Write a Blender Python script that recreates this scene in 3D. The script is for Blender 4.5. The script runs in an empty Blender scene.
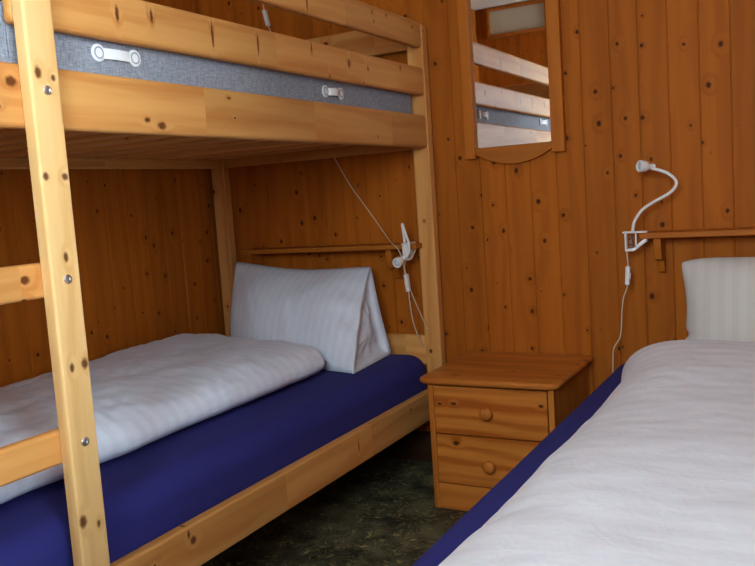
import bpy, bmesh, math, random
from mathutils import Vector, Matrix, noise
random.seed(7)
C = bpy.context.scene.collection
SC = bpy.context.scene

# ------------------------------------------------------------------ nodes
class NT:
    def __init__(s, name):
        s.m = bpy.data.materials.new(name); s.m.use_nodes = True
        s.t = s.m.node_tree; s.t.nodes.clear()
    def n(s, kind, **kw):
        d = s.t.nodes.new(kind)
        for k, v in kw.items(): setattr(d, k, v)
        return d
    def put(s, sock, v):
        if v is None: return
        if isinstance(v, bpy.types.NodeSocket): s.t.links.new(v, sock)
        else:
            if isinstance(v, (tuple, list)) and len(v) == 3 and len(sock.default_value) == 4: v = (*v, 1)
            sock.default_value = v
    def math(s, op, a, b=None, c=None, clamp=False):
        d = s.n('ShaderNodeMath', operation=op, use_clamp=clamp)
        for i, v in enumerate((a, b, c)): s.put(d.inputs[i], v)
        return d.outputs[0]
    def xyz(s, x=0.0, y=0.0, z=0.0):
        d = s.n('ShaderNodeCombineXYZ')
        for i, v in enumerate((x, y, z)): s.put(d.inputs[i], v)
        return d.outputs[0]
    def ramp(s, v, a, b, c=0.0, d=1.0, smooth=True):
        q = s.n('ShaderNodeMapRange', interpolation_type='SMOOTHSTEP' if smooth else 'LINEAR')
        for i, k in enumerate((v, a, b, c, d)): s.put(q.inputs[i], k)
        return q.outputs[0]
    def mix(s, f, a, b, blend='MIX'):
        q = s.n('ShaderNodeMix', data_type='RGBA', blend_type=blend)
        s.put(q.inputs[0], f); s.put(q.inputs[6], a); s.put(q.inputs[7], b)
        return q.outputs[2]
    def noise(s, vec, scale=1.0, detail=2.0, rough=.5, dist=0.0):
        q = s.n('ShaderNodeTexNoise')
        s.put(q.inputs['Vector'], vec); q.inputs['Scale'].default_value = scale
        q.inputs['Detail'].default_value = detail; q.inputs['Roughness'].default_value = rough
        q.inputs['Distortion'].default_value = dist
        return q.outputs[0]
    def white(s, v):
        q = s.n('ShaderNodeTexWhiteNoise', noise_dimensions='1D'); s.put(q.inputs['W'], v)
        return q.outputs[0]
    def obj(s):
        q = s.n('ShaderNodeTexCoord'); sep = s.n('ShaderNodeSeparateXYZ')
        s.t.links.new(q.outputs['Object'], sep.inputs[0])
        return q.outputs['Object'], sep.outputs
    def out(s, color, rough=.5, spec=.5, bump=None, bstr=.2, bdist=.002, metal=0.0, sheen=0.0, coat=0.0):
        b = s.n('ShaderNodeBsdfPrincipled'); o = s.n('ShaderNodeOutputMaterial')
        s.put(b.inputs['Base Color'], color); s.put(b.inputs['Roughness'], rough)
        s.put(b.inputs['Specular IOR Level'], spec); s.put(b.inputs['Metallic'], metal)
        s.put(b.inputs['Sheen Weight'], sheen); s.put(b.inputs['Coat Weight'], coat)
        if bump is not None:
            q = s.n('ShaderNodeBump'); q.inputs['Strength'].default_value = bstr
            q.inputs['Distance'].default_value = bdist
            s.put(q.inputs['Height'], bump); s.t.links.new(q.outputs[0], b.inputs['Normal'])
        s.t.links.new(b.outputs[0], o.inputs[0]); return s.m

def srgb(r, g, b):
    f = lambda c: (c/255/12.92 if c/255 <= .04045 else ((c/255+.055)/1.055)**2.4)
    return (f(r), f(g), f(b))

AX = {'x': 0, 'y': 1, 'z': 2}
def wood(name, axis, light, dark, knot, tint=.1, kd=8.0, kprob=.45, kr=(.003, .009), rough=.5,
         planks=False, joints=0.0, ex=(), origin=(0, 0, 0), gamt=1.0, rings=85.0, coat=0.0, spec=.14):
    """pine: grain runs along axis; ex = own knots (u, s, ru, rs) in world, s = sum of the two cross axes"""
    N = NT(name); vec, o = N.obj()
    i = AX[axis]; j, k = [q for q in (0, 1, 2) if q != i]
    u = o[i]; s = N.math('ADD', o[j], o[k])
    rnd = N.n('ShaderNodeObjectInfo').outputs['Random']
    if planks:
        a = N.n('ShaderNodeAttribute', attribute_name='pid'); rnd = N.math('ADD', rnd, a.outputs['Fac'])
    idn = N.white(N.math('MULTIPLY', rnd, 91.7))
    jt = None
    if joints:
        w = N.math('FLOOR', N.math('ADD', N.math('DIVIDE', u, joints), N.math('MULTIPLY', idn, 3.3)))
        jt = N.white(N.math('ADD', w, N.math('MULTIPLY', idn, 50.0)))
    off = N.math('MULTIPLY', idn, 23.0)
    if jt is not None: off = N.math('ADD', off, N.math('MULTIPLY', jt, 7.0))
    uu = N.math('ADD', u, off); ss = N.math('ADD', s, N.math('MULTIPLY', off, .61))
    # knots: one candidate per cell, some of them real
    vo = N.n('ShaderNodeTexVoronoi', voronoi_dimensions='2D', feature='F1')
    vo.inputs['Scale'].default_value = kd; vo.inputs['Randomness'].default_value = .95
    N.put(vo.inputs['Vector'], N.xyz(N.math('MULTIPLY', uu, .8), ss))
    cs = N.n('ShaderNodeSeparateColor'); N.t.links.new(vo.outputs['Color'], cs.inputs[0])
    r0 = N.ramp(cs.outputs[0], 1-kprob, 1.0, kr[0], kr[1], smooth=False)
    on = N.math('GREATER_THAN', cs.outputs[0], 1-kprob)
    wob = N.math('MULTIPLY', N.math('SUBTRACT', N.noise(N.xyz(uu, ss), 130.0, 1.0), .5), .006)
    dist = N.math('ADD', N.math('DIVIDE', vo.outputs['Distance'], kd), wob)
    rel = N.math('DIVIDE', dist, r0)
    km = N.math('MULTIPLY', N.ramp(rel, .55, 1.25, 1.0, 0.0), on)
    halo = N.math('MULTIPLY', N.ramp(rel, .8, 4.5, 1.0, 0.0), on)
    for (eu, es, ru, rs) in ex:
        eu -= origin[i]; es -= origin[j]+origin[k]
        da = N.math('DIVIDE', N.math('SUBTRACT', u, eu), ru)
        db = N.math('DIVIDE', N.math('SUBTRACT', s, es), rs)
        d = N.math('SQRT', N.math('ADD', N.math('MULTIPLY', da, da), N.math('MULTIPLY', db, db)))
        d = N.math('ADD', d, N.math('MULTIPLY', wob, 90.0))
        km = N.math('MAXIMUM', km, N.ramp(d, .45, 1.15, 1.0, 0.0))
        halo = N.math('MAXIMUM', halo, N.ramp(d, .8, 3.0, .55, 0.0))
    # growth rings drawn out along the grain, bending round the knots
    flow = N.noise(N.xyz(N.math('MULTIPLY', uu, 1.3), N.math('MULTIPLY', ss, 7.0)), 1.0, 2.0)
    ph = N.math('ADD', N.math('MULTIPLY', ss, rings), N.math('ADD', N.math('MULTIPLY', flow, 16.0), N.math('MULTIPLY', halo, 5.0)))
    ring = N.ramp(N.math('SINE', ph), -.3, 1.0, 0.0, 1.0)
    broad = N.noise(N.xyz(N.math('MULTIPLY', uu, 1.0), N.math('MULTIPLY', ss, 26.0)), 1.0, 3.0)
    fine = N.noise(N.xyz(N.math('MULTIPLY', uu, 9.0), N.math('MULTIPLY', ss, 420.0)), 1.0, 2.0)
    g = N.math('ADD', N.math('MULTIPLY', ring, .34*gamt), N.math('MULTIPLY', N.ramp(broad, .3, .72), .42*gamt))
    g = N.math('ADD', g, N.math('MULTIPLY', N.math('SUBTRACT', fine, .5), .35*gamt))
    g = N.math('ADD', g, N.math('MULTIPLY', halo, .14), clamp=True)
    col = N.mix(g, light, dark)
    col = N.mix(N.math('MULTIPLY', km, .92), col, knot)
    t = N.math('ADD', 1.0-tint, N.math('MULTIPLY', idn, 2*tint))
    if jt is not None: t = N.math('MULTIPLY', t, N.math('ADD', .84, N.math('MULTIPLY', jt, .26)))
    hs = N.n('ShaderNodeHueSaturation'); N.put(hs.inputs['Color'], col); N.put(hs.inputs['Value'], t)
    hs.inputs['Saturation'].default_value = 1.0
    h = N.math('SUBTRACT', fine, N.math('MULTIPLY', km, .6))
    return N.out(hs.outputs[0], N.math('ADD', rough, N.math('MULTIPLY', fine, .1)), spec, h, .12, .0015, coat=coat)

def cloth(name, color, axis=None, period=.04, amt=.08, rough=.85, weave=900.0, sheen=.1, bstr=.25, slub=0.0, wr=0.0):
    N = NT(name); vec, o = N.obj()
    col = color
    w = N.noise(vec, weave, 1.0)
    if axis:
        st = N.math('SINE', N.math('MULTIPLY', o[AX[axis]], 2*math.pi/period))
        m = N.ramp(st, -.35, .35)
        col = N.mix(m, tuple(c*(1-amt) for c in color), color)
        rough = N.math('SUBTRACT', rough, N.math('MULTIPLY', m, .3))
    bump = w
    if wr:
        q = N.noise(vec, 26.0, 3.0, .6, .6); bump = N.math('ADD', N.math('MULTIPLY', q, wr), N.math('MULTIPLY', w, .1))
    return N.out(col, rough, .3, bump, bstr, .004, sheen=sheen)

def plain(name, color, rough=.4, metal=0.0, spec=.5):
    N = NT(name); vec, o = N.obj()
    v = N.noise(vec, 60.0, 2.0)
    c = N.mix(v, tuple(q*.93 for q in color), color)
    return N.out(c, N.math('ADD', rough-.04, N.math('MULTIPLY', v, .08)), spec, metal=metal)

# ------------------------------------------------------------------ building
def thing(name, label, cat, loc=(0, 0, 0), group=None):
    o = bpy.data.objects.new(name, None); C.objects.link(o); o.location = loc
    o.empty_display_size = .1
    o['label'] = label; o['category'] = cat
    if group: o['group'] = group
    return o
def tag(o, label, cat, group=None):
    o['label'] = label; o['category'] = cat
    if group: o['group'] = group
    return o
def wloc(o):
    p = Vector(o.location)
    while o.parent: o = o.parent; p += o.location
    return p
def obj(name, bm, mat, parent=None, smooth=False, label=None, origin=None, keep_bottom=False):
    """link bm (built in world coordinates) as one mesh object with its own origin"""
    vs = [v.co for v in bm.verts]
    lo = Vector([min(v[i] for v in vs) for i in range(3)]); hi = Vector([max(v[i] for v in vs) for i in range(3)])
    c = (lo+hi)/2 if origin is None else Vector(origin)
    if keep_bottom: c.z = lo.z
    bmesh.ops.translate(bm, verts=bm.verts, vec=-c)
    bmesh.ops.recalc_face_normals(bm, faces=bm.faces)
    me = bpy.data.meshes.new(name); bm.to_mesh(me); bm.free()
    if smooth:
        for p in me.polygons: p.use_smooth = True
    o = bpy.data.objects.new(name, me); C.objects.link(o)
    mats = mat if isinstance(mat, list) else [mat]
    for m in mats: me.materials.append(m)
    if parent is not None:
        o.parent = parent; o.location = c-wloc(parent)
    else: o.location = c
    if label: o['label'] = label
    return o
def structure(o): o['kind'] = 'structure'; return o

def add_box(bm, x, y, z, bev=.004, segs=2, rot=None):
    b = bmesh.new(); bmesh.ops.create_cube(b, size=1)
    for v in b.verts:
        v.co = Vector(((x[0]+x[1])/2+v.co.x*(x[1]-x[0]), (y[0]+y[1])/2+v.co.y*(y[1]-y[0]), (z[0]+z[1])/2+v.co.z*(z[1]-z[0])))
    if bev: bmesh.ops.bevel(b, geom=b.edges[:]+b.verts[:], offset=bev, segments=segs, profile=.5, affect='EDGES', clamp_overlap=True)
    if rot: bmesh.ops.rotate(b, verts=b.verts, cent=rot[0], matrix=rot[1])
    me = bpy.data.meshes.new('t'); b.to_mesh(me); b.free(); bm.from_mesh(me); bpy.data.meshes.remove(me)
    return bm
def box(x, y, z, bev=.004, segs=2): return add_box(bmesh.new(), x, y, z, bev, segs)

def smooth_path(pts, sub=6):
    P = [Vector(p) for p in pts]; out = []
    for i in range(len(P)-1):
        a, b, c, d = P[max(i-1, 0)], P[i], P[i+1], P[min(i+2, len(P)-1)]
        for k in range(sub):
            t = k/sub
            out.append(.5*((2*b)+(c-a)*t+(2*a-5*b+4*c-d)*t*t+(3*b-a-3*c+d)*t**3))
    out.append(P[-1]); return out
def add_tube(bm, pts, r, n=10, sub=6):
    P = smooth_path(pts, sub) if sub > 1 else [Vector(p) for p in pts]
    rings = []; up = None
    for i, p in enumerate(P):
        t = (P[min(i+1, len(P)-1)]-P[max(i-1, 0)]).normalized()
        if up is None: up = t.orthogonal().normalized()
        up = (up-t*up.dot(t)).normalized(); w = t.cross(up)
        rr = r(i/(len(P)-1)) if callable(r) else r
        rings.append([bm.verts.new(p+(up*math.cos(a)+w*math.sin(a))*rr) for a in [2*math.pi*k/n for k in range(n)]])
    for a, b in zip(rings, rings[1:]):
        for k in range(n): bm.faces.new((a[k], a[(k+1) % n], b[(k+1) % n], b[k]))
    bm.faces.new(rings[0][::-1]); bm.faces.new(rings[-1])
    return bm
def tube(pts, r, n=10, sub=6): return add_tube(bmesh.new(), pts, r, n, sub)
def add_lathe(bm, prof, pos, axis, n=20):
    """prof: (radius, height) along axis from pos"""
    ax = Vector(axis).normalized(); u = ax.orthogonal().normalized(); w = ax.cross(u); pos = Vector(pos)
    rings = []
    for r, h in prof:
        if r < 1e-6: rings.append([bm.verts.new(pos+ax*h)])
        else: rings.append([bm.verts.new(pos+ax*h+(u*math.cos(a)+w*math.sin(a))*r) for a in [2*math.pi*k/n for k in range(n)]])
    for a, b in zip(rings, rings[1:]):
        for k in range(n):
            k2 = (k+1) % n
            if len(a) == 1 and len(b) == 1: continue
            if len(a) == 1: bm.faces.new((a[0], b[k2], b[k]))
            elif len(b) == 1: bm.faces.new((a[k], a[k2], b[0]))
            else: bm.faces.new((a[k], a[k2], b[k2], b[k]))
    if prof[0] == prof[-1]: return bm
    if len(rings[0]) > 1: bm.faces.new(rings[0][::-1])
    if len(rings[-1]) > 1: bm.faces.new(rings[-1])
    return bm
def lathe(prof, pos, axis, n=20): return add_lathe(bmesh.new(), prof, pos, axis, n)
def prism(poly, axis, a, b, bev=0.0):
    """poly: 2D outline in the two other axes (in xyz order), extruded along axis from a to b"""
    bm = bmesh.new(); i = AX[axis]; j, k = [q for q in (0, 1, 2) if q != i]
    def V(p, t):
        c = [0, 0, 0]; c[i] = t; c[j] = p[0]; c[k] = p[1]; return bm.verts.new(c)
    A = [V(p, a) for p in poly]; B = [V(p, b) for p in poly]; n = len(poly)
    bm.faces.new(A[::-1]); bm.faces.new(B)
    for q in range(n): bm.faces.new((A[q], A[(q+1) % n], B[(q+1) % n], B[q]))
    bmesh.ops.recalc_face_normals(bm, faces=bm.faces)
    if bev: bmesh.ops.bevel(bm, geom=bm.edges[:]+bm.verts[:], offset=bev, segments=2, profile=.5, affect='EDGES', clamp_overlap=True)
    return bm
def fbm(p, oct=3):
    v = 0; a = 1
    for _ in range(oct): v += noise.noise(p)*a; p = p*2.03; a *= .5
    return v
def sstep(a, b, x):
    t = min(max((x-a)/(b-a), 0), 1); return t*t*(3-2*t)

# ------------------------------------------------------------------ materials
WL, WD, WK = srgb(174, 95, 23), srgb(140, 68, 12), srgb(58, 21, 5)
BL, BD, BK = srgb(216, 156, 86), srgb(186, 114, 52), srgb(92, 42, 15)
NL, ND, NK = srgb(206, 126, 50), srgb(164, 84, 26), srgb(62, 24, 8)
m_wall = wood('wall_pine', 'z', WL, WD, WK, tint=.09, kd=10.5, kprob=.8, kr=(.0012, .0085), planks=True, gamt=.8, rough=.55, spec=.1)
m_trim = wood('mirror_frame_pine', 'z', srgb(180, 102, 28), srgb(150, 78, 17), WK, kprob=.12, gamt=.7)
m_trim_x = wood('shelf_pine', 'x', srgb(176, 102, 32), srgb(144, 74, 19), WK, kprob=.12, gamt=.8)
m_bed = {a: wood('bed_pine_'+a, a, BL, BD, BK, kprob=.22, joints=.46, tint=.05) for a in 'xyz'}
m_night = {a: wood('nightstand_pine_'+a, a, NL, ND, NK, kprob=.14, tint=.05, rough=.3, gamt=1.1) for a in 'xyz'}
m_navy = cloth('navy_jersey', srgb(43, 44, 112), rough=.9, sheen=0.0, bstr=.15, wr=1.0)
m_duvet_l = cloth('striped_satin_bunk', srgb(234, 241, 250), 'y', .042, .05, wr=1.0, bstr=.5)
m_duvet_r = cloth('striped_satin_single', srgb(232, 233, 236), 'y', .056, .05, wr=1.0, bstr=.35)
m_pil_l = cloth('striped_satin_pillow', srgb(224, 229, 236), 'x', .033, .05, wr=1.0, bstr=.35)
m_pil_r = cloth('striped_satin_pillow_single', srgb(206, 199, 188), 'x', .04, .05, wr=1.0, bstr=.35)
m_white = plain('white_plastic', srgb(232, 228, 218), .35)
m_cord = plain('cream_cable', srgb(214, 196, 164), .5)
m_chrome = plain('steel', (.62, .62, .62), .25, 1.0)
m_bolt = plain('bolt_steel', (.82, .82, .8), .32, 1.0)
m_strap = plain('white_webbing', srgb(232, 232, 228), .7)
m_eye = plain('grey_eyelet', srgb(150, 152, 156), .5)
m_ceil = plain('ceiling_paint', srgb(226, 222, 210), .8)
m_glassface = plain('lamp_lens', srgb(200, 204, 206), .12)
def mattress_fabric():
    N = NT('grey_melange'); vec, o = N.obj()
    a = N.noise(N.xyz(N.math('MULTIPLY', o[0], 300.0), N.math('MULTIPLY', o[1], 60.0), N.math('MULTIPLY', o[2], 700.0)), 1.0, 2.0)
    b = N.noise(N.xyz(N.math('MULTIPLY', o[0], 300.0), N.math('MULTIPLY', o[1], 700.0), N.math('MULTIPLY', o[2], 60.0)), 1.0, 2.0)
    w = N.math('MULTIPLY', N.math('ADD', a, b), .5)
    c = N.mix(N.ramp(w, .35, .65), srgb(116, 119, 126), srgb(160, 164, 170))
    q = N.math('ABSOLUTE', N.math('SUBTRACT', N.math('FRACT', N.math('MULTIPLY', o[1], 24.0)), .5))
    l = N.ramp(q, 0.0, .045, 1.0, 0.0)
    c = N.mix(N.math('MULTIPLY', l, .25), c, srgb(84, 92, 104))
    return N.out(c, .9, .2, N.math('SUBTRACT', w, l), .4, .003, sheen=.15)
m_matt = mattress_fabric()
def floor_mat():
    N = NT('mottled_floor'); vec, o = N.obj()
    x, y = o[0], o[1]
    blot = N.noise(vec, 7.0, 4.0, .6)
    base = N.mix(N.ramp(blot, .35, .68), srgb(42, 42, 32), srgb(106, 102, 74))
    col = base
    for k, (ang, sc, th, c) in enumerate([(.3, 1.0, .64, (176, 160, 104)), (1.25, 1.15, .66, (136, 132, 88)), (2.2, .9, .66, (164, 146, 96)), (2.8, 1.3, .67, (108, 114, 88)), (1.8, 1.6, .62, (14, 16, 14))]):
        ca, sa = math.cos(ang), math.sin(ang)
        warp = N.math('MULTIPLY', N.noise(N.xyz(x, y, k*3.1), 9.0, 2.0), .16)
        p = N.math('ADD', N.math('MULTIPLY', x, ca), N.math('MULTIPLY', y, sa))
        q = N.math('ADD', N.math('SUBTRACT', N.math('MULTIPLY', y, ca), N.math('MULTIPLY', x, sa)), warp)
        nz = N.noise(N.xyz(N.math('MULTIPLY', p, 24*sc), N.math('MULTIPLY', q, 140*sc), k*5.0), 1.0, 2.0)
        gate = N.ramp(N.noise(N.xyz(x, y, 20+k), 15.0, 2.0), .42, .6)
        col = N.mix(N.math('MULTIPLY', N.ramp(nz, th-.08, th+.03), gate), col, srgb(*c))
    return N.out(col, .55, .25)
m_floor = floor_mat()
def mirror_mat():
    N = NT('mirror_silver'); vec, o = N.obj()
    v = N.noise(vec, 4.0, 1.0)
    return N.out(N.mix(v, (.86, .87, .86), (.9, .91, .9)), .012, .5, metal=1.0)
m_mirror = mirror_mat()
def pane_mat(name, frosted=False):
    N = NT(name); o = N.n('ShaderNodeOutputMaterial'); mx = N.n('ShaderNodeMixShader')
    a = N.n('ShaderNodeBsdfTransparent'); g = N.n('ShaderNodeBsdfGlossy'); g.inputs['Roughness'].default_value = .02
    vec, q = N.obj(); N.put(g.inputs['Color'], N.mix(N.noise(vec, 3.0), (.9, .95, .93), (.95, .97, .96)))
    f = N.n('ShaderNodeFresnel'); f.inputs['IOR'].default_value = 1.45
    N.t.links.new(f.outputs[0], mx.inputs[0]); N.t.links.new(a.outputs[0], mx.inputs[1]); N.t.links.new(g.outputs[0], mx.inputs[2])
    N.t.links.new(mx.outputs[0], o.inputs[0]); return N.m
m_pane = pane_mat('window_glass')
m_frost = plain('frosted_panel', srgb(196, 190, 165), .5)

# ------------------------------------------------------------------ the room
XL, XR, YB, YF, ZC = -2.27, .33, 2.73, -.43, 2.33
def plank_wall(name, axis, plane, inward, seams, opening=None, mat=m_wall):
    """boarded wall: boards run up, V grooves between; opening = (a0, a1, z0, z1)"""
    bm = bmesh.new(); pid = bm.faces.layers.float.new('pid'); g, dp = .0028, .004
    def P(a, d, z): return bm.verts.new((a, plane-inward*d, z) if axis == 'x' else (plane-inward*d, a, z))
    cuts = sorted(seams)
    for n, (a0, a1) in enumerate(zip(cuts, cuts[1:])):
        zs = [(0, ZC)]
        if opening and a0 >= opening[0]-1e-4 and a1 <= opening[1]+1e-4: zs = [(0, opening[2]), (opening[3], ZC)]
        pr = [(a0, dp), (a0+g*.25, dp), (a0+g, 0), (a1-g, 0), (a1-g*.25, dp), (a1, dp)]
        if n == 0: pr = [(a0-.01, 0)]+pr[3:]
        if n == len(cuts)-2: pr = pr[:3]+[(a1+.01, 0)]
        r = random.random()*40
        for z0, z1 in zs:
            lo = [P(a, d, z0) for a, d in pr]; hi = [P(a, d, z1) for a, d in pr]
            for q in range(len(pr)-1):
                f = bm.faces.new((lo[q], lo[q+1], hi[q+1], hi[q])); f[pid] = r
    return structure(obj(name, bm, mat, origin=(0, 0, 0)))
sb = [XL, -2.195, -2.098, -1.997, -1.903, -1.808, -1.725, -1.642, -1.536, -1.442, -1.350, -1.257, -1.165, -1.073, -.982, -.891, -.8, -.705, -.611, -.523, -.434, -.343, -.254, -.163, -.072, .019, .11, .2, .29, XR]
sl = [YB-.04-.0945*k for k in range(34) if YB-.04-.0945*k > YF+.03]; sl = [YB]+sl+[YF]
WX0, WX1, WZ0, WZ1 = -.62, .26, 1.12, 1.95          # window in the front wall
VY0, VY1, VZ0, VZ1 = -.37, .42, .82, 1.95         # window in the right wall
sr = [YF]+[VY0+(VY1-VY0)/9*k for k in range(9)]+[VY1+.0945*k for k in range(33) if VY1+.0945*k < YB-.03]+[YB]
sf = [XL]+[WX0-.0945*k for k in range(19, 0, -1) if WX0-.0945*k > XL+.03]+[WX0+(WX1-WX0)/9*k for k in range(9)]+[WX1+.0945*k for k in range(3) if WX1+.0945*k < XR-.03]+[XR]
def wall(name, axis, plane, out, seams, opening=None): return plank_wall(name, axis, plane, -out, seams, opening)
wall('wall_back', 'x', YB, 1, sb)
wall('wall_left', 'y', XL, -1, sl)
wall('wall_right', 'y', XR, 1, sr, (VY0, VY1, VZ0, VZ1))
wall('wall_front', 'x', YF, -1, sf, (WX0, WX1, WZ0, WZ1))
structure(obj('floor', box((XL-.02, XR+.02), (YF-.02, YB+.02), (-.03, 0), 0), m_floor))
structure(obj('ceiling', box((XL-.02, XR+.02), (YF-.02, YB+.02), (ZC, ZC+.03), 0), m_ceil))
m_shade_strip = wood('shade_strip_brown', 'x', srgb(66, 40, 22), srgb(48, 28, 14), srgb(24, 12, 6), kprob=.1)  # dark strips added at the wall foot, standing in for shade under the bunk
structure(obj('shade_strip_back', box((XL, XR), (YB-.014, YB+.002), (0, .115), .003), m_shade_strip))
structure(obj('shade_strip_left', box((XL-.002, XL+.014), (YF, YB-.014), (0, .115), .003), m_shade_strip))
# windows behind the camera
def window(name, axis, a0, a1, z0, z1, plane, out):
    w = bmesh.new(); p = sorted((plane+out*.07, plane-out*.012))
    def ab(bm, a, d, z, bev=.004): add_box(bm, a if axis == 'x' else d, d if axis == 'x' else a, z, bev)
    for a, z in (((a0-.04, a0+.035), (z0-.05, z1+.05)), ((a1-.035, a1+.04), (z0-.05, z1+.05)), ((a0, a1), (z0-.05, z0+.035)), ((a0, a1), (z1-.035, z1+.05)), (((a0+a1)/2-.02, (a0+a1)/2+.02), (z0, z1))):
        ab(w, a, p, z)
    wf = structure(obj(name, w, m_trim))
    g = bmesh.new(); ab(g, (a0+.03, a1-.03), sorted((plane+out*.03, plane+out*.035)), (z0+.03, z1-.03), 0)
    obj('window_pane', g, m_pane, wf)
    L = bpy.data.lights.new('daylight_portal', 'AREA'); L.shape = 'RECTANGLE'
    L.size = a1-a0; L.size_y = z1-z0; L.cycles.is_portal = True
    o = bpy.data.objects.new('daylight_portal', L); C.objects.link(o)
    d = plane+out*.05
    o.location = ((a0+a1)/2, d, (z0+z1)/2) if axis == 'x' else (d, (a0+a1)/2, (z0+z1)/2)
    o.rotation_euler = (Vector((0, -out, 0)) if axis == 'x' else Vector((-out, 0, 0))).to_track_quat('-Z', 'Z').to_euler()
window('window_1', 'x', WX0, WX1, WZ0, WZ1, YF, -1)
window('window_3', 'y', VY0, VY1, VZ0, VZ1, XR, 1)
# pale transom panel high on the front wall, seen in the mirror
w = bmesh.new()
for x, z in (((-2.17, -1.73), (2.105, 2.13)), ((-2.17, -1.73), (2.30, 2.325)), ((-2.18, -2.155), (2.105, 2.325)), ((-1.745, -1.72), (2.105, 2.325))):
    add_box(w, x, (YF, YF+.03), z, .004)
tf = structure(obj('window_2', w, m_trim_x))
obj('window_pane', box((-2.16, -1.74), (YF+.002, YF+.014), (2.12, 2.31), .001), m_frost, tf)

# ------------------------------------------------------------------ bunk bed
XB = -1.244
bunk = thing('bunk_bed', 'pale pine bunk bed with guard rails and ladder against the left wall', 'bunk bed', (-1.75, 1.65, 0))
def board(name, x, y, z, axis, parent=bunk, bev=.007, ex=(), mat=None, segs=3, **kw):
    c = ((x[0]+x[1])/2, (y[0]+y[1])/2, (z[0]+z[1])/2)
    if ex or kw: mat = wood('bed_pine_knots', axis, BL, BD, BK, kprob=kw.get('kprob', .03), joints=kw.get('joints', .46), tint=.04, ex=ex, origin=c)
    if name.startswith('ladder_stile'): mat = wood('ladder_pine', axis, srgb(230, 188, 124), srgb(206, 152, 86), BK, kprob=.03, tint=.03, ex=ex, origin=c)
    return obj(name, box(x, y, z, bev, segs), mat or m_bed[axis], parent)
def K(y, z, ry, rz, x=XB): return (y, x+z, ry, rz)      # a knot on the face x
# posts
board('post', (-1.304, -1.240), (2.672, 2.712), (0, 1.602), 'z', bev=.005, joints=0.0, ex=[(.439, -1.281+2.672, .010, .008), (.915, -1.276+2.672, .006, .005), (.921, -1.252+2.672, .003, .002), (.905, -1.252+2.672, .003, .002)])
board('post', (-2.236, -2.170), (2.672, 2.712), (0, 1.602), 'z', bev=.005, joints=0.0, kprob=.2)
board('post', (-1.304, -1.240), (.600, .640), (0, 1.602), 'z', bev=.005)
board('post', (-2.236, -2.170), (.600, .640), (0, 1.602), 'z', bev=.005)
# side rails and guard rails, front
board('side_rail', (XB-.03, XB), (.640, 2.674), (1.174, 1.288), 'y', bev=.009, ex=[K(1.341, 1.193, .016, .010), K(1.30, 1.203, .010, .006), K(1.593, 1.222, .005, .004), K(.978, 1.254, .014, .011), K(.945, 1.210, .008, .006), K(1.575, 1.268, .008, .004), K(2.306, 1.2, .005, .004)])
board('guard_rail', (XB-.026, XB), (.994, 2.674), (1.357, 1.452), 'y', bev=.009, ex=[K(1.709, 1.41, .004, .034), K(1.535, 1.41, .005, .036), K(1.955, 1.436, .004, .022), K(2.043, 1.364, .003, .012), K(2.156, 1.412, .007, .016), K(2.271, 1.407, .006, .008), K(1.243, 1.41, .006, .02), K(1.34, 1.42, .005, .018), K(2.494, 1.437, .005, .012)])
board('guard_rail', (XB-.026, XB), (.994, 2.674), (1.521, 1.610), 'y', bev=.009, ex=[K(1.949, 1.55, .004, .03), K(2.322, 1.586, .005, .005), K(2.416, 1.592, .005, .005), K(2.604, 1.582, .007, .005), K(2.59, 1.6, .005, .004), K(2.33, 1.558, .004, .006)])
board('side_rail', (XB-.03, XB), (.640, 2.674), (.213, .317), 'y', bev=.006, ex=[K(1.318, .282, .012, .011), K(1.305, .300, .005, .012), K(2.055, .269, .004, .018), K(2.411, .289, .006, .008)])
# rails along the wall
board('side_rail', (-2.236, -2.206), (.640, 2.672), (1.174, 1.288), 'y')
board('side_rail', (-2.236, -2.206), (.640, 2.672), (.213, .317), 'y')
board('guard_rail', (-2.236, -2.210), (.640, 2.672), (1.43, 1.52), 'y')
# end boards
for y in ((2.677, 2.705), (.606, .634)):
    board('end_board', (-2.171, -1.303), y, (.385, .497), 'x')
    board('end_board', (-2.171, -1.303), y, (1.172, 1.286), 'x')
    board('end_guard', (-2.171, -1.303), y, (1.522, 1.622), 'x', kprob=.3)
# slats
for z0 in (.222, 1.206):
    for s in ((-2.206, -2.178), (-1.302, -1.274)):
        board('slat_ledge', s, (.66, 2.66), (z0-.026, z0), 'y', bev=.002)
    for k in range(15):
        y = .69+k*.134
        board('slat', (-2.2, -1.28), (y, y+.072), (z0, z0+.017), 'x', bev=.003, segs=1)
# ladder
SX = XB+.03
def bolts(st, y):
    for z in (1.239, .901, .597):
        b = lathe([(.0, 0), (.009, 0), (.009, .001), (.0075, .0035), (.004, .0045), (.0035, .0025), (0, .0025)], (SX, y, z), (1, 0, 0), 18)
        obj('bolt', b, m_bolt, st, smooth=False, label='steel ladder bolt')
s1 = board('ladder_stile', (XB, SX), (.994, 1.058), (0, 1.64), 'z', bev=.005, joints=0.0, ex=[(z, y+SX, a, b) for y, z, a, b in ((1.012, 1.269, .013, .008), (1.043, 1.262, .007, .006), (1.004, 1.087, .009, .008), (1.046, 1.086, .008, .008), (1.029, .941, .011, .006), (1.016, .739, .011, .006), (1.046, .741, .012, .009), (1.004, .451, .014, .010), (1.039, .434, .009, .005))])
bolts(s1, 1.027)
s2 = board('ladder_stile', (XB, SX), (.640, .704), (0, 1.64), 'z', bev=.005)
bolts(s2, .672)
for z in (.592, .902): board('ladder_rung', (XB-.026, XB-.0005), (.645, 1.05), (z-.032, z+.032), 'y', bev=.007)

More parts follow.
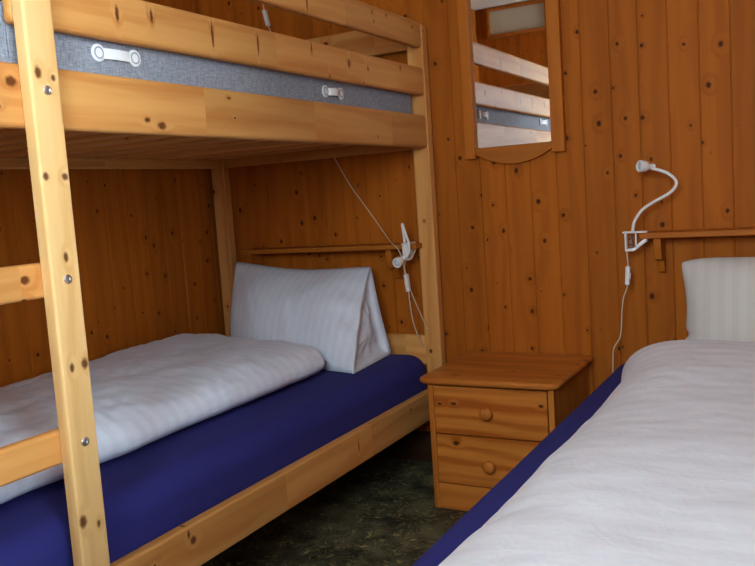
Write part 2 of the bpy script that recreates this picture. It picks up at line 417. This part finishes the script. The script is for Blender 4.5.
# ------------------------------------------------------------------ mattresses
def mattress(name, x, y, z, r, mat, label, wob=.003):
    bm = bmesh.new(); add_box(bm, x, y, z, r, 7)
    bmesh.ops.subdivide_edges(bm, edges=[e for e in bm.edges if e.calc_length() > .3], cuts=24, use_grid_fill=True)
    bm.normal_update()
    for v in bm.verts:
        if v.co.z > z[0]+.02: v.co += Vector((0, 0, 1))*fbm(v.co*3.2)*wob
    return tag(obj(name, bm, mat, smooth=True), label, 'mattress')
mattress('mattress', (-2.2, -1.276), (.655, 2.660), (.240, .437), .065, m_navy, 'mattress in a navy blue fitted sheet on the lower bunk', .002)
um = mattress('mattress', (-2.2, -1.278), (.66, 2.645), (1.2235, 1.405), .02, m_matt, 'grey woven mattress with white strap handles on the upper bunk', .001)
for y0, y1, zc, bul in ((1.203, 1.321, 1.335, .004), (2.052, 2.158, 1.326, .010)):
    bm = bmesh.new()
    n = 12; prev = None
    for k in range(n+1):
        t = k/n; y = y0+.024+(y1-y0-.048)*t; x = -1.2755+bul*math.sin(math.pi*t)**.7
        h = .0105
        ring = [bm.verts.new((x+dx, y, zc+dz)) for dx, dz in ((0, -h), (.0022, -h), (.0022, h), (0, h))]
        if prev:
            for q in range(4): bm.faces.new((prev[q], prev[(q+1) % 4], ring[(q+1) % 4], ring[q]))
        else: bm.faces.new(ring[::-1])
        prev = ring
    bm.faces.new(prev)
    for y in (y0+.010, y1-.010):
        add_lathe(bm, [(0, 0), (.0175, 0), (.0175, .0025), (.015, .0035), (0, .0035)], (-1.2765, y, zc), (1, 0, 0), 24)
    hd = obj('carry_handle', bm, m_strap, um, label='white strap carry handle')
    for y in (y0+.010, y1-.010):
        e = lathe([(.0095, 0), (.0122, 0), (.0122, .0008), (.0108, .0014), (.0095, .0008), (.0095, 0)], (-1.2730, y, zc), (1, 0, 0), 24)
        obj('eyelet', e, m_eye, hd)

# ------------------------------------------------------------------ single bed on the right
sbx, sby = (-.612, .312), (.62, 2.70)
bed = thing('single_bed', 'single bed frame under the navy sheeted mattress beside the nightstand', 'bed', (-.15, 1.66, 0))
for x in ((-.585, -.557), (.262, .29)): board('side_rail', x, (.66, 2.66), (.10, .205), 'y', bed)
for y in ((.645, .672), (2.65, 2.677)): board('end_board', (-.585, .29), y, (.10, .205), 'x', bed)
for x in ((-.556, -.50), (.205, .261)):
    for y in ((.673, .73), (2.59, 2.649)): board('leg', x, y, (0, .20), 'z', bed)
for k in range(13): board('slat', (-.556, .261), (.74+k*.142, .81+k*.142), (.186, .2045), 'x', bed, bev=.003, segs=1)
mattress('mattress', sbx, sby, (.206, .430), .05, m_navy, 'mattress in a navy blue fitted sheet on the single bed at right', .001)

# ------------------------------------------------------------------ bedding
def duvet(name, x, y, zb, top, R, mat, label, edge, wr, nx=110, ny=190, rim=.03, cq=2.0):
    bm = bmesh.new(); nx2, ny2 = nx, ny
    T, B = [], []
    for j in range(ny+1):
        rt, rb = [], []
        for i in range(nx+1):
            s = math.sin((i/nx-.5)*math.pi)*.5+.5; s = .6*s+.4*i/nx
            t = math.sin((j/ny-.5)*math.pi)*.5+.5; t = .4*t+.6*j/ny
            x0, x1, y0, y1 = edge(s, t, x, y)
            cs, ct = max(0, (abs(2*s-1)-.84)/.16), max(0, (abs(2*t-1)-.92)/.08)      # rounded corners in plan
            if cs > 0 and ct > 0:
                q = max(cs, ct)/math.hypot(cs, ct); ps = (.84+.16*cs*q)*(1 if s > .5 else -1)/2+.5; pt = (.92+.08*ct*q)*(1 if t > .5 else -1)/2+.5
            else: ps, pt = s, t
            px = x0+(x1-x0)*ps; py = y0+(y1-y0)*pt
            dx = min(s, 1-s)*(x1-x0); dy = min(t, 1-t)*(y1-y0)
            a = 1-min(dx/R, 1); b = 1-min(dy/R, 1)
            d = (a**cq+b**cq)**(1/cq); d = min(d, 1)
            pr = math.sqrt(max(0, 1-d**2.2))
            if i in (0, nx) or j in (0, ny): pr = 0
            h = top(s, t, px, py)
            wv = wr(px, py)*sstep(0, .6, pr)
            rt.append((px, py, zb+rim+(h-rim)*pr+wv)); rb.append((px, py, zb+rim*(1-pr)))
        T.append([bm.verts.new(p) for p in rt])
        B.append([None if (i in (0, nx) or j in (0, ny)) else bm.verts.new(p) for i, p in enumerate(rb)])
    for j in range(ny+1):
        for i in range(nx+1):
            if B[j][i] is None: B[j][i] = T[j][i]
    for j in range(ny):
        for i in range(nx):
            bm.faces.new((T[j][i], T[j][i+1], T[j+1][i+1], T[j+1][i]))
            q = (B[j][i], B[j+1][i], B[j+1][i+1], B[j][i+1])
            if len(set(q)) == 4 and not all(v in (T[j][i], T[j+1][i], T[j+1][i+1], T[j][i+1]) for v in q): bm.faces.new(q)
    return tag(obj(name, bm, mat, smooth=True), label, 'duvet')
def wr_left(x, y):
    p = Vector((x*5+y*2.0, y*3.0-x*1.5, 0))
    return fbm(p)*.009+abs(noise.noise(Vector((x*14+y*9, y*5-x*4, 3.0))))*.008+noise.noise(Vector((x*22+y*20, y*16-x*12, 8.0)))*.003
def edge_left(s, t, x, y):
    w = .012*noise.noise(Vector((0, t*6, 1)))+.006*noise.noise(Vector((0, t*17, 5)))
    return x[0], x[1]+w+.018*(1-t), y[0], y[1]-.12*s+.006*noise.noise(Vector((s*6, 0, 2)))
duvet('duvet', (-2.20, -1.440), (.66, 2.378), .439, lambda s, t, x, y: .104+.012*math.sin(s*3.0)+.01*noise.noise(Vector((x*2, y*2, 0))), .11, m_duvet_l,
      'white striped duvet spread along the lower bunk', edge_left, wr_left, rim=.045, cq=4.5)
def wr_right(x, y):
    p = Vector((x*3+y*.6, y*2.4, 4))
    return fbm(p)*.009+abs(noise.noise(Vector((x*7+y*8, y*8-x*6, 9.0))))*.004
def edge_right(s, t, x, y):
    w = .010*noise.noise(Vector((3, t*5, 1)))
    return x[0]+.016*sstep(.1, .55, t)-.05*sstep(.78, .97, t)+w*.6, x[1], y[0], y[1]
duvet('duvet', (-.505, .300), (.66, 2.50), .432, lambda s, t, x, y: .104+.034*sstep(.6, .92, t)*(1-.4*s), .20, m_duvet_r,
      'white striped duvet covering the single bed at right', edge_right, wr_right, rim=.022, cq=2.6)

# wedge shaped pillow propped on the lower bunk
def wedge_pillow():
    bm = bmesh.new(); nu, nv = 70, 64
    L = dict(F=Vector((-2.005, 2.415, .440)), T=Vector((-2.085, 2.60, .797)), B=Vector((-2.06, 2.62, .440)))
    Rr = dict(F=Vector((-1.372, 2.268, .440)), T=Vector((-1.468, 2.60, .765)), B=Vector((-1.405, 2.60, .440)))
    rings = []
    for i in range(nu+1):
        u = i/nu; e = min(u, 1-u); puff = 1-(1-min(e/.28, 1))**2
        F, T, B = (L[k].lerp(Rr[k], u) for k in 'FTB')
        sag = -.022*math.sin(math.pi*u)**1.2; T = T+Vector((0, 0, sag))
        ring = []
        for j in range(nv):
            q = j/nv*3
            if q < 1:      # front face, bottom to top
                t = q; p = F.lerp(T, t); nrm = Vector((0, -.74, .67))
                b = math.sin(math.pi*t)**.8*(.018+.06*puff)
                p = p+nrm*b
                p = p+nrm*(fbm(Vector((u*5, t*4, 2)))*.008+noise.noise(Vector((u*16+t*5, t*4, 7)))*.003)*math.sin(math.pi*t)
                # soft creases running to the right lower corner
                p = p+nrm*(-.008)*sstep(.72, 1.0, u)*(math.sin(t*26+u*9)*.5+.5)*(1-t)*math.sin(math.pi*t)
            elif q < 2:    # back, top to bottom
                t = q-1; p = T.lerp(B, t); b = math.sin(math.pi*t)*(-.02+.05*puff)
                p = p+Vector((0, 1, 0))*min(b, .02)*.5
            else:          # underside
                t = q-2; p = B.lerp(F, t); p = p+Vector((0, 0, .0))
            p.z = max(p.z, .4405)
            p.y = min(p.y, 2.668)
            ring.append(bm.verts.new(p))
        rings.append(ring)
    for a, b in zip(rings, rings[1:]):
        for k in range(nv): bm.faces.new((a[k], a[(k+1) % nv], b[(k+1) % nv], b[k]))
    # ends: the case folds inwards behind the hem
    for ring, sgn, dep in ((rings[0], -1, -.01), (rings[-1], 1, -.035)):
        c = sum((v.co for v in ring), Vector())/nv; prev = ring
        for r_, d_ in ((.93, dep*.6), (.78, dep), (.5, dep*.8), (.25, dep*.35)):
            nxt = []
            for k, v in enumerate(ring):
                p = c.lerp(v.co, r_); p.x += sgn*d_+.006*math.sin(k*.9)*(1-r_)
                nxt.append(bm.verts.new(p))
            for k in range(nv): bm.faces.new((prev[k], prev[(k+1) % nv], nxt[(k+1) % nv], nxt[k]))
            prev = nxt
        bm.faces.new(prev)
    # hem flap of the pillowcase standing a little past the front edge
    return tag(obj('pillow', bm, m_pil_l, smooth=True), 'white striped pillow propped at the head of the lower bunk', 'pillow')
wedge_pillow()

def std_pillow(x0, x1, yb, yt, z0, z1, th):
    """pillow standing on its long edge and leaning on the wall"""
    bm = bmesh.new(); nu, nv = 70, 50; F, B = [], []
    base = Vector((0, yb, z0)); up = Vector((0, yt-yb, z1-z0)); n = Vector((0, -(z1-z0), yt-yb)).normalized()
    for j in range(nv+1):
        fr, br = [], []
        for i in range(nu+1):
            u = math.sin((i/nu-.5)*math.pi)*.5+.5; v = math.sin((j/nv-.5)*math.pi)*.5+.5
            a = abs(2*u-1); b = abs(2*v-1)
            t = (max(0, 1-a**3.2)**.55)*(max(0, 1-b**2.6)**.6)*th/2
            # sides drawn in between full corners
            inx = .030*(1-b**2)*a**3; inz = .008*(1-a**2)*b**3
            cor = .018*(a*b)**6
            x = x0+(x1-x0)*u; sx = -1 if u > .5 else 1; sv = -1 if v > .5 else 1
            x += sx*(inx+cor)
            x += sx*.012*math.exp(-((v-.30)/.035)**2)*a**6     # tuck in the side seam
            vv = v+sv*(inz+cor)/(z1-z0)
            p = base+up*vv; p.x = x
            w = fbm(Vector((u*4, v*3, 11)))*.006*(1-max(a, b)**4)
            fr.append(p+n*(t+w)); br.append(p-n*t*.8)
        F.append([bm.verts.new(p) for p in fr])
        B.append([F[j][i] if (i in (0, nu) or j in (0, nv)) else bm.verts.new(p) for i, p in enumerate(br)])
    for j in range(nv):
        for i in range(nu):
            bm.faces.new((F[j][i], F[j][i+1], F[j+1][i+1], F[j+1][i]))
            q = (B[j][i], B[j+1][i], B[j+1][i+1], B[j][i+1])
            if not all(v in (F[j][i], F[j+1][i], F[j+1][i+1], F[j][i+1]) for v in q): bm.faces.new(q)
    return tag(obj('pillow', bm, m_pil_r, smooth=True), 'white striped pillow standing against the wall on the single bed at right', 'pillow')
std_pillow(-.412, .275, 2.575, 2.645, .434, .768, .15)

# ------------------------------------------------------------------ nightstand
ns = thing('nightstand', 'orange pine nightstand with two drawers between the beds', 'nightstand', (-.917, 2.515, 0))
nx0, nx1, ny0, ny1 = -1.128, -.717, 2.312, 2.715
def rrect(x0, x1, y0, y1, r, n=6):
    out = []
    for cx, cy, a0 in ((x1-r, y0+r, -90), (x1-.004, y1-.004, 0), (x0+.004, y1-.004, 90), (x0+r, y0+r, 180)):
        rr = r if cy == y0+r else .004
        for k in range(n+1):
            a = math.radians(a0+90*k/n); out.append((cx+rr*math.cos(a), cy+rr*math.sin(a)))
    return out
bm = bmesh.new(); prev = None
for ins, z in ((.020, .4125), (.008, .4125), (.003, .415), (0, .419), (0, .425), (.003, .430), (.008, .4325), (.015, .4335)):
    poly = rrect(-1.156+ins, -.699-ins, 2.288+ins, 2.722, max(.036-ins, .006))
    ring = [bm.verts.new((x, y, z)) for x, y in poly]
    if prev:
        for q in range(len(ring)): bm.faces.new((prev[q], prev[(q+1) % len(ring)], ring[(q+1) % len(ring)], ring[q]))
    else: bm.faces.new(ring[::-1])
    prev = ring
bm.faces.new(prev)
obj('top', bm, wood('nightstand_top', 'x', srgb(204, 126, 52), srgb(164, 86, 30), NK, kprob=.3, kr=(.004, .009), tint=.03, rough=.28, gamt=1.2, rings=60.0), ns)
for x in ((nx0, nx0+.018), (nx1-.018, nx1)): obj('side_panel', box(x, (ny0, ny1), (0, .412), .002), m_night['z'], ns)
obj('back_panel', box((nx0+.018, nx1-.018), (ny1-.012, ny1-.003), (.02, .405), 0), m_night['z'], ns)
obj('plinth', box((nx0+.0185, nx1-.0185), (ny0+.002, ny0+.02), (0, .0835), .0015), m_night['x'], ns)
for z0, z1, kz, ex in ((.2515, .4045, .331, [(-1.040, 2.308+.352, .012, .006), (-1.088, 2.308+.349, .010, .005), (-.757, 2.308+.362, .009, .006)]), (.0885, .2475, .163, [(-1.039, 2.308+.224, .014, .009)])):
    c = ((nx0+nx1)/2, ny0+.005, (z0+z1)/2)
    dm = wood('nightstand_drawer', 'x', NL, ND, NK, kprob=.05, tint=.04, rough=.34, gamt=1.6, rings=120.0, ex=ex, origin=c)
    bm = box((nx0+.021, nx1-.021), (ny0-.002, ny0+.018), (z0, z1), .002)
    d = obj('drawer', bm, dm, ns, origin=c)
    # drawer box behind the front
    obj('knob', lathe([(.0, 0), (.009, 0), (.008, .006), (.0095, .010), (.0165, .015), (.020, .022), (.0195, .028), (.015, .033), (.007, .0355), (0, .036)], (-.924, ny0-.002, kz), (0, -1, 0), 24), m_night['z'], d, smooth=True)

# ------------------------------------------------------------------ mirror
mr = thing('wall_mirror', 'tall mirror in an orange pine frame with arched lower edge on the back wall', 'mirror', (-.94, 2.728, 1.10))
MT = 1.93
obj('frame_side', box((-1.116, -1.078), (2.700, 2.729), (1.121, MT), .003), m_trim, mr)
obj('frame_side', box((-.806, -.762), (2.700, 2.729), (1.121, MT), .003), m_trim, mr)
def arc(x0, x1, ze, zc, n=22): return [(x0+(x1-x0)*k/n, ze+(zc-ze)*(1-(2*k/n-1)**2)) for k in range(n+1)]
lo = arc(-1.078, -.806, 1.135, 1.094)+[(-.806, 1.1555), (-1.078, 1.1555)]
obj('frame_bottom', prism(lo, 'y', 2.706, 2.729, .0015), m_trim_x, mr)
hi = [(-1.078, MT-.045), (-.806, MT-.045)]+arc(-.806, -1.078, MT-.02, MT+.03)
obj('frame_top', prism(hi, 'y', 2.706, 2.729, .0015), m_trim_x, mr)
bm = bmesh.new(); gx0, gx1, gz0, gz1 = -1.0775, -.8065, 1.156, MT-.0455
o_ = [bm.verts.new(p) for p in ((gx0, 2.7125, gz0), (gx1, 2.7125, gz0), (gx1, 2.7125, gz1), (gx0, 2.7125, gz1))]
i_ = [bm.verts.new(p) for p in ((gx0+.010, 2.7105, gz0+.001), (gx1-.001, 2.7105, gz0+.001), (gx1-.001, 2.7105, gz1-.001), (gx0+.010, 2.7105, gz1-.001))]
b_ = [bm.verts.new(p) for p in ((gx0, 2.726, gz0), (gx1, 2.726, gz0), (gx1, 2.726, gz1), (gx0, 2.726, gz1))]
bm.faces.new(i_); bm.faces.new(b_[::-1])
for k in range(4):
    k2 = (k+1) % 4; bm.faces.new((o_[k], o_[k2], i_[k2], i_[k])); bm.faces.new((b_[k], b_[k2], o_[k2], o_[k]))
obj('glass', bm, m_mirror, mr, label='silvered mirror glass')

# ------------------------------------------------------------------ wall shelves
def shelf(x0, x1, z0, z1, bx, label):
    t = thing('wall_shelf', label, 'shelf', ((x0+x1)/2, 2.729, z0))
    obj('shelf_board', box((x0, x1), (2.622, 2.729), (z0, z1), .003), m_trim_x, t)
    for x in bx:
        pr = [(2.729, z0-.0005), (2.640, z0-.0005), (2.642, z0-.030), (2.655, z0-.068), (2.690, z0-.074), (2.694, z0-.088), (2.706, z0-.112), (2.729, z0-.118)]
        obj('bracket', prism(pr, 'x', x-.011, x+.011, .002), m_trim, t)
    return t
shelf(-2.076, -1.290, .8185, .8365, (-2.055, -1.415), 'narrow pine wall shelf above the lower bunk pillow')
shelf(-.518, .318, .827, .845, (-.468, .22), 'narrow pine wall shelf above the right bed pillow')

# ------------------------------------------------------------------ lamps
def sw_box(p0, p1, parent, name='switch'):
    p0, p1 = Vector(p0), Vector(p1); c = (p0+p1)/2; d = (p1-p0); L = d.length
    q = d.to_track_quat('Z', 'Y').to_matrix()
    bm = bmesh.new(); add_box(bm, (c.x-.0095, c.x+.0095), (c.y-.007, c.y+.007), (c.z-L/2, c.z+L/2), .004, 3, (c, q))
    s = obj(name, bm, m_white, parent)
    bm = bmesh.new(); add_box(bm, (c.x-.004, c.x+.004), (c.y-.0095, c.y-.006), (c.z-.009, c.z+.009), .001, 1, (c, q))
    obj('rocker', bm, m_white, s)
    return s
def reading_lamp(label, cx, cy, zt, zb, neck, head, aim, sw, cords, side):
    """clip lamp: zt/zb top and underside of the shelf it grips; side = -1/0: jaws open to +x or to +y"""
    t = thing('reading_lamp', label, 'lamp', (cx, cy, zb), 'white clip-on reading lamps')
    bm = bmesh.new()
    def cb(a0, a1, b0, b1, z, bev=.0015):   # a runs from the back of the clip into the shelf, b across
        if side: add_box(bm, (cx+a0, cx+a1), (cy+b0, cy+b1), z, bev, 1)
        else: add_box(bm, (cx+b0, cx+b1), (cy+a0, cy+a1), z, bev, 1)
    cb(-.030, .046, -.012, .012, (zt+.0005, zt+.006))          # upper jaw
    cb(-.024, -.018, -.011, .011, (zb-.030, zt+.001))          # back strap
    cb(.008, .013, -.011, -.008, (zb-.030, zt+.001)) if side else None
    # lower jaw rises from the handle to the underside of the shelf
    pr = [(-.024, zb-.038), (.004, zb-.038), (.044, zb-.008), (.044, zb-.0005), (.034, zb-.0005), (.002, zb-.029), (-.024, zb-.030)]
    b2 = prism([((cx if side else cy)+a, z) for a, z in pr], 'y' if side else 'x', (cy if side else cx)-.011, (cy if side else cx)+.011, .001)
    me = bpy.data.meshes.new('t'); b2.to_mesh(me); b2.free(); bm.from_mesh(me); bpy.data.meshes.remove(me)
    cl = obj('clamp', bm, m_white, t)
    bm = bmesh.new()
    p0 = Vector((cx-.006, cy, zb-.028)) if side else Vector((cx, cy-.006, zb-.028))
    hel = [p0+Vector((math.cos(a)*.006, math.sin(a)*.006, .040*a/(2*math.pi*6))) for a in [k*.5 for k in range(76)]]
    add_tube(bm, hel, .0012, 6, 1)
    obj('spring', bm, m_chrome, cl, label='steel clamp spring')
    obj('neck', tube(neck, .0048, 10, 6), m_white, t, smooth=True)
    a = Vector(aim).normalized(); h = Vector(head)
    hb = lathe([(0, -.030), (.007, -.030), (.0085, -.024), (.0085, -.014), (.0125, -.012), (.0165, -.004), (.0180, .006), (.0180, .016), (.0160, .018), (.0135, .0175), (.0125, .010), (0, .010)], h, a, 24)
    hd = obj('lamp_head', hb, m_white, t, smooth=False)
    obj('lens', lathe([(0, .0105), (.0122, .0105), (.0118, .0135), (.007, .0155), (0, .016)], h, a, 20), m_glassface, hd, smooth=True, label='clear bulb lens')
    obj('collar', lathe([(.0075, -.036), (.0095, -.034), (.0095, -.027), (.0075, -.026)], h, a, 16), m_white, hd)
    if sw: sw_box(sw[0], sw[1], t)
    for c in cords: obj('cord', tube(c, .0021, 7, 6), m_cord, t, smooth=True, label='cream cable')
    return t
reading_lamp('white clip-on reading lamp with raised gooseneck on the shelf above the right bed', -.540, 2.64, .845, .827,
    [(-.540, 2.64, .851), (-.537, 2.64, .870), (-.530, 2.64, .888), (-.508, 2.64, .917), (-.472, 2.64, .940), (-.430, 2.64, .961), (-.408, 2.64, .983), (-.408, 2.64, 1.002), (-.427, 2.638, 1.022), (-.453, 2.635, 1.035), (-.474, 2.63, 1.042)],
    (-.494, 2.613, 1.050), (-.72, -.68, .10),
    ((-.558, 2.64, .741), (-.562, 2.64, .681)),
    [[(-.561, 2.64, .792), (-.559, 2.64, .765), (-.558, 2.64, .741)],
     [(-.562, 2.64, .681), (-.567, 2.645, .665), (-.579, 2.65, .634), (-.588, 2.66, .575), (-.591, 2.66, .537), (-.597, 2.66, .505), (-.617, 2.66, .470), (-.622, 2.66, .41), (-.63, 2.67, .25), (-.63, 2.69, .06)]], -1)
reading_lamp('white clip-on reading lamp with drooping neck on the shelf inside the lower bunk', -1.322, 2.620, .8365, .8185,
    [(-1.323, 2.60, .843), (-1.3245, 2.598, .875), (-1.326, 2.595, .902), (-1.323, 2.590, .9105), (-1.318, 2.586, .902), (-1.308, 2.583, .872), (-1.297, 2.580, .842), (-1.297, 2.578, .812), (-1.307, 2.576, .796), (-1.317, 2.574, .788)],
    (-1.328, 2.556, .781), (-.12, -.95, -.25),
    ((-1.326, 2.60, .732), (-1.320, 2.60, .668)),
    [[(-1.325, 2.604, .786), (-1.331, 2.60, .756), (-1.326, 2.60, .732)],
     [(-1.320, 2.60, .668), (-1.319, 2.602, .63), (-1.318, 2.612, .57), (-1.313, 2.63, .515), (-1.310, 2.666, .46)]], 0)
cu = thing('lamp_cord', 'cream lamp cord with inline switch hanging down the wall behind the upper bunk', 'cord', (-1.92, 2.72, 1.70))
sw_box((-1.931, 2.712, 1.770), (-1.917, 2.712, 1.706), cu)
obj('cord', tube([(-1.99, 2.722, 2.05), (-1.955, 2.722, 1.87), (-1.940, 2.717, 1.805), (-1.931, 2.712, 1.770)], .0021, 7), m_cord, cu, smooth=True)
obj('cord', tube([(-1.917, 2.712, 1.706), (-1.88, 2.72, 1.60), (-1.77, 2.721, 1.36), (-1.66, 2.72, 1.166), (-1.602, 2.72, 1.064), (-1.556, 2.718, 1.002), (-1.506, 2.71, .939), (-1.455, 2.69, .882), (-1.40, 2.64, .846), (-1.355, 2.605, .822), (-1.337, 2.600, .785), (-1.327, 2.60, .72), (-1.316, 2.612, .665), (-1.296, 2.63, .59), (-1.277, 2.65, .52)], .0019, 7), m_cord, cu, smooth=True)

# ------------------------------------------------------------------ light
W = bpy.data.worlds.new('World'); SC.world = W; W.use_nodes = True
bg = W.node_tree.nodes['Background']; bg.inputs[0].default_value = (.70, .86, 1.0, 1); bg.inputs[1].default_value = 9.0

# ------------------------------------------------------------------ camera
F_, YAW, PIT, ROL = 819.43, .50720, .10362, -.06793
cy_, sy_ = math.cos(YAW), math.sin(YAW); cp, sp = math.cos(PIT), math.sin(PIT)
f = Vector((-sy_*cp, cy_*cp, -sp)); r = Vector((cy_, sy_, 0)); u = r.cross(f)
c, s = math.cos(ROL), math.sin(ROL); r2 = c*r+s*u; u2 = -s*r+c*u
cam = bpy.data.cameras.new('camera'); co = bpy.data.objects.new('camera', cam); C.objects.link(co)
cam.sensor_width = 36; cam.lens = F_/755*36; cam.clip_start = .02
co.matrix_world = Matrix(((r2.x, u2.x, -f.x, 0), (r2.y, u2.y, -f.y, 0), (r2.z, u2.z, -f.z, 1.01), (0, 0, 0, 1)))
SC.camera = co
vs = SC.view_settings; vs.view_transform = 'Standard'; vs.look = 'None'; vs.gamma = 1; vs.use_curve_mapping = False
vs.exposure = 1.82
SC.cycles.max_bounces = 10; SC.cycles.diffuse_bounces = 6; SC.cycles.use_denoising = True
